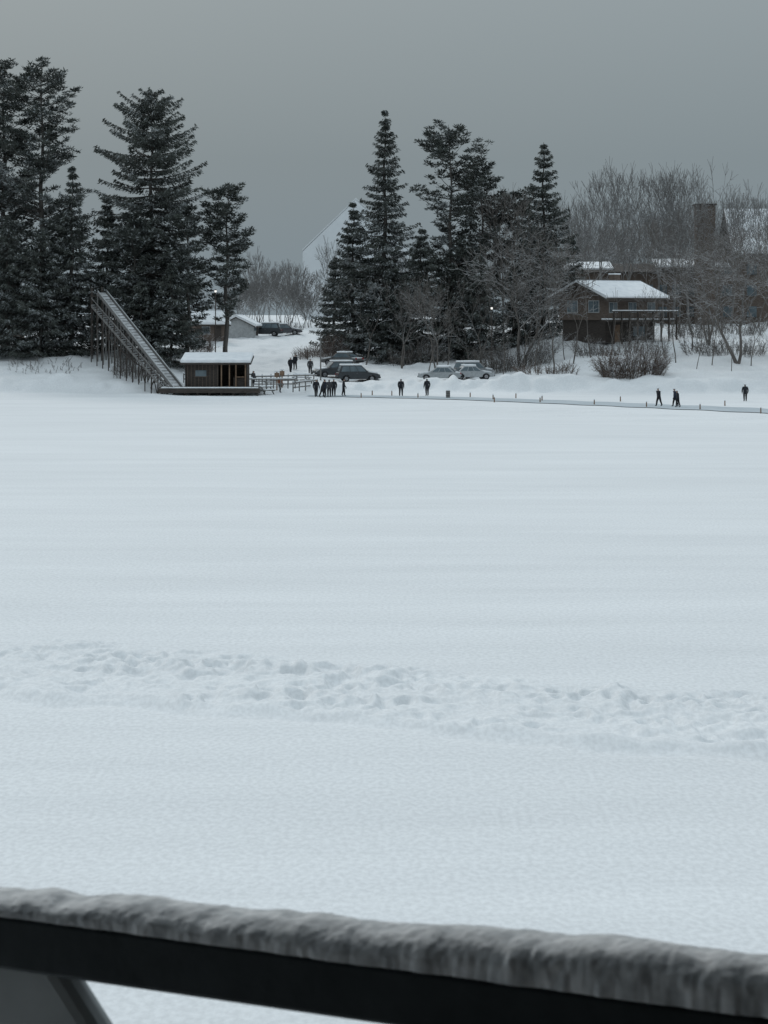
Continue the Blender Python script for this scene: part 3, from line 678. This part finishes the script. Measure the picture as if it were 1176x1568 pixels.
for a in [(484,216.5,rd(20),cl[0],cl[2],cl[5],.3,.05),(493,214.5,rd(100),cl[0],cl[2],cl[5],.5,.35),(497,217.5,rd(-60),cl[1],cl[2],cl[5],.1,.0),(504,216,rd(180),cl[3],cl[2],cl[0],.2,0),(511,217.5,rd(0),cl[0],cl[2],cl[5],.2,.03),(526,218.5,rd(90),cl[0],cl[2],cl[5],.3,.05),
          (614,218,rd(170),cl[0],cl[2],cl[5],.2,.0),(654,219,rd(200),cl[0],cl[2],cl[0],.15,.05),
          (1009,194,rd(-60),cl[0],cl[2],cl[5],.55,.12),(1034,193,rd(-75),cl[1],cl[2],cl[0],.5,.1),(1141,205,rd(180),cl[0],cl[2],cl[5],.2,.05)]:
    person(*a,H=1.62 if a[0]>900 else 1.74)
person(1038,191.5,rd(-80),cl[0],cl[2],cl[5],.4,.1,H=1.5)
person(445,247,rd(30),cl[0],cl[2],cl[5],.3); person(452,249,rd(-30),cl[0],cl[2],cl[5],.2); person(475,240,rd(10),cl[3],cl[2],cl[0],.2); person(429,226,rd(60),cl[6],cl[2],cl[5],.2)
person(388,222.0,rd(60),cl[3],cl[2],cl[5],.2,zoff=.72)

# ------------------------------------------------------------ skating track, stakes, barrel
pts=[(470,219,3),(560,217,5),(700,212,7),(850,203,9),(1000,194,10),(1176,184,11),(1350,170,11)]
V=[];Fs=[]
sx=np.linspace(0,len(pts)-1,90)
for i,t in enumerate(sx):
    a=[np.interp(t,range(len(pts)),[p[k] for p in pts]) for k in range(3)]
    for j in range(5):
        y=a[1]+(j/4-.5)*a[2]; x=X(a[0],a[1]); V.append((x+0.2*math.sin(j+i),y+.35*math.sin(i*.9+j),0.05))
for i in range(89):
    for j in range(4): k=i*5+j; Fs.append((k,k+5,k+6,k+1))
mesh_obj('skating_track',V,Fs,[M['ice']])
for px,Y in((553,214),(570,221),(600,220),(640,213),(755,209),(757,203),(827,202),(830,206),(910,197),(990,192),(1072,187),(1165,180),(720,215),(790,213),(950,205),(1110,195)):
    x=X(px,Y); z=gz(x,Y); g=G('track_marker_stake',(x,Y,z-.1)); g.cyl('stake',M['tan'],(0,0,0),(0,0,.55),.06,.05,8); g.cyl('snow_cap',M['snow'],(0,0,.55),(0,0,.64),.08,.05,8); g.done()
x=X(686,213); g=G('waste_barrel',(x,213,gz(x,213))); g.cyl('drum',M['wood'],(0,0,0),(0,0,.72),.2,.2,18)
for zz in(.02,.24,.46,.67): g.cyl('hoops',M['darkwood'],(0,0,zz),(0,0,zz+.04),.215,.215,18)
g.cyl('snow_cap',M['snow'],(0,0,.74),(0,0,.83),.2,.15,16); g.done()
def lamp(px,Y,py):
    x=X(px,Y); z=gz(x,Y); zt=Zp(py,Y); g=G('street_lamp',(x,Y,z)); h=zt-z
    g.cyl('base',M['darkwood'],(0,0,-.1),(0,0,.5),.14,.1,12); g.cyl('pole',M['darkwood'],(0,0,.5),(0,0,h-.2),.065,.05,12); g.cyl('collar',M['darkwood'],(0,0,h-.2),(0,0,h-.12),.12,.12,12)
    g.cyl('globe',M['lamp'],(0,0,h-.12),(0,0,h+.1),.10,.13,12); g.cyl('cap',M['darkwood'],(0,0,h+.1),(0,0,h+.22),.2,.03,12); g.done()
lamp(330,237,446); lamp(753,242,472)
x=X(491,236); z=gz(x,236); g=G('utility_pole',(x,236,z)); g.cyl('pole',M['wood'],(0,0,-.2),(0,0,Zp(508,236)-z),.08,.06,10); g.cyl('top_cap',M['snow'],(0,0,Zp(508,236)-z),(0,0,Zp(508,236)-z+.08),.08,.03,10); g.box('crossarm',M['wood'],(0,-.1,Zp(508,236)-z-.4),(.7,.08,.08)); g.done()

# ------------------------------------------------------------ balcony we stand on
g=G('covered_balcony',(0,0,0))
g.box('deck_floor',M['wood'],(0,-.6,6.35),(8,4.2,.15)); g.box('back_wall',M['wallin'],(0,-2.2,8.1),(8,.15,3.6)); g.box('ceiling',M['wallin'],(0,-.1,9.55),(8,5.2,.15))
for s in(-1,1): g.box('side_walls',M['wallin'],(s*3.9,-.6,8),(.15,3,3))
g.done()
A=Vector((-.351,2.03,7.45)); Bp=Vector((.300,1.735,7.45)); dr=(Bp-A).normalized(); nr=Vector((-dr.y,dr.x,0))
if nr.y<0: nr=-nr
g=G('balcony_railing',(0,0,0))
def along(t,o=0,z=0): p=A+dr*t+nr*o; return (p.x,p.y,p.z+z)
w_=.06
g.beam('top_rail',M['railpaint'],along(-2.6,w_/2,-.0245),along(3.0,w_/2,-.0245),w_,.049)
for t in(-2.4,-1.2,2.0,2.9): g.beam('posts',M['railpaint'],along(t,w_/2,-1.0),along(t,w_/2,-.05),.05,.05)
g.beam('bottom_rail',M['railpaint'],along(-2.6,w_/2,-.93),along(3.0,w_/2,-.93),.05,.05)
g.beam('diagonal_brace',M['bracepaint'],along(-.035,.035,-.05),along(.66,.035,-.90),.035,.14)
g.done({'top_rail':.004,'diagonal_brace':.016})
tt=np.concatenate([np.linspace(-2.4,-.12,120,endpoint=False),np.linspace(-.12,.95,1100),np.linspace(.96,2.8,100)])
npf=40; nl=len(tt); U=np.linspace(0,1,npf)
TG,UG=np.meshgrid(tt,U,indexing='ij')
hgt=np.interp(TG,[-2.4,0,.2,.45,.72,2.8],[.013,.013,.021,.031,.043,.045])+0.006*fbm(TG*7,TG*0+3.3,3)+0.004*vnoise(TG*30,TG*0+1.1)
ang=np.pi*UG; cs=-np.cos(ang); sn=np.sin(ang)**.6; arc=UG*.11
q=fbm(TG*38,arc*38+5,4)*.0046+vnoise(TG*190,arc*190)*.0016
O_=w_/2+cs*(w_/2+.004+q*.8*np.abs(cs)); ZZ=.001+(hgt+q*.6)*sn
base_=np.array(A)[None,None,:]+np.array(dr)[None,None,:]*TG[...,None]+np.array(nr)[None,None,:]*O_[...,None]; base_[...,2]+=ZZ
V=base_.reshape(-1,3)
ii=(np.arange(nl-1)[:,None]*npf+np.arange(npf-1)[None,:]).ravel()
M['railsnow']=mat('granular_snow',(.84,.85,.85),(.50,.52,.53),48,.9,.4,(1,1,1),8,0,.004)
mesh_obj('rail_snow_ridge',V,np.stack([ii,ii+npf,ii+npf+1,ii+1],1),[M['railsnow']],None,True)

# ------------------------------------------------------------ light
w=bpy.data.worlds.new('World'); scene.world=w; w.use_nodes=True; nt=w.node_tree; bg=nt.nodes['Background']
sk=nt.nodes.new('ShaderNodeTexSky'); sk.sky_type='NISHITA'; sk.sun_disc=False; EL=math.radians(34); AZ=math.radians(-28)
sk.sun_elevation=EL; sk.sun_rotation=AZ; sk.dust_density=6; sk.air_density=1.5
tc=nt.nodes.new('ShaderNodeTexCoord'); sp=nt.nodes.new('ShaderNodeSeparateXYZ'); nt.links.new(tc.outputs['Generated'],sp.inputs[0])
cr=nt.nodes.new('ShaderNodeValToRGB'); e=cr.color_ramp.elements
e[0].position=0; e[0].color=(.215,.267,.300,1); e[1].position=1; e[1].color=(.74,.86,.94,1)
n=e.new(.07); n.color=(.215,.265,.293,1); n=e.new(.145); n.color=(.272,.324,.352,1); n=e.new(.5); n.color=(.575,.67,.73,1)
nt.links.new(sp.outputs['Z'],cr.inputs[0])
sc=nt.nodes.new('ShaderNodeVectorMath'); sc.operation='SCALE'; sc.inputs['Scale'].default_value=10; nt.links.new(cr.outputs[0],sc.inputs[0])
mx=nt.nodes.new('ShaderNodeMix'); mx.data_type='RGBA'; mx.inputs[0].default_value=.96; nt.links.new(sk.outputs[0],mx.inputs[6]); nt.links.new(sc.outputs[0],mx.inputs[7])
nt.links.new(mx.outputs[2],bg.inputs['Color']); bg.inputs['Strength'].default_value=.1
ld=bpy.data.lights.new('sun','SUN'); ld.energy=.85; ld.angle=math.radians(14); ld.color=(1,.985,.96); lo=bpy.data.objects.new('sun',ld); scene.collection.objects.link(lo)
sd=Vector((math.sin(AZ)*math.cos(EL),math.cos(AZ)*math.cos(EL),math.sin(EL))); lo.rotation_euler=sd.to_track_quat('Z','Y').to_euler()
scene.view_settings.view_transform='Standard'; scene.view_settings.look='None'; scene.view_settings.exposure=0
cd=bpy.data.cameras.new('camera'); cam=bpy.data.objects.new('camera',cd); scene.collection.objects.link(cam); scene.camera=cam
cam.location=(0,0,EYE); cam.rotation_euler=(math.pi/2,0,0); cd.sensor_fit='VERTICAL'; cd.sensor_height=36; cd.lens=F/1568*36; cd.shift_y=-302/1568; cd.clip_end=10000; cd.clip_start=.05
cd.dof.use_dof=True; cd.dof.focus_distance=200; cd.dof.aperture_fstop=26
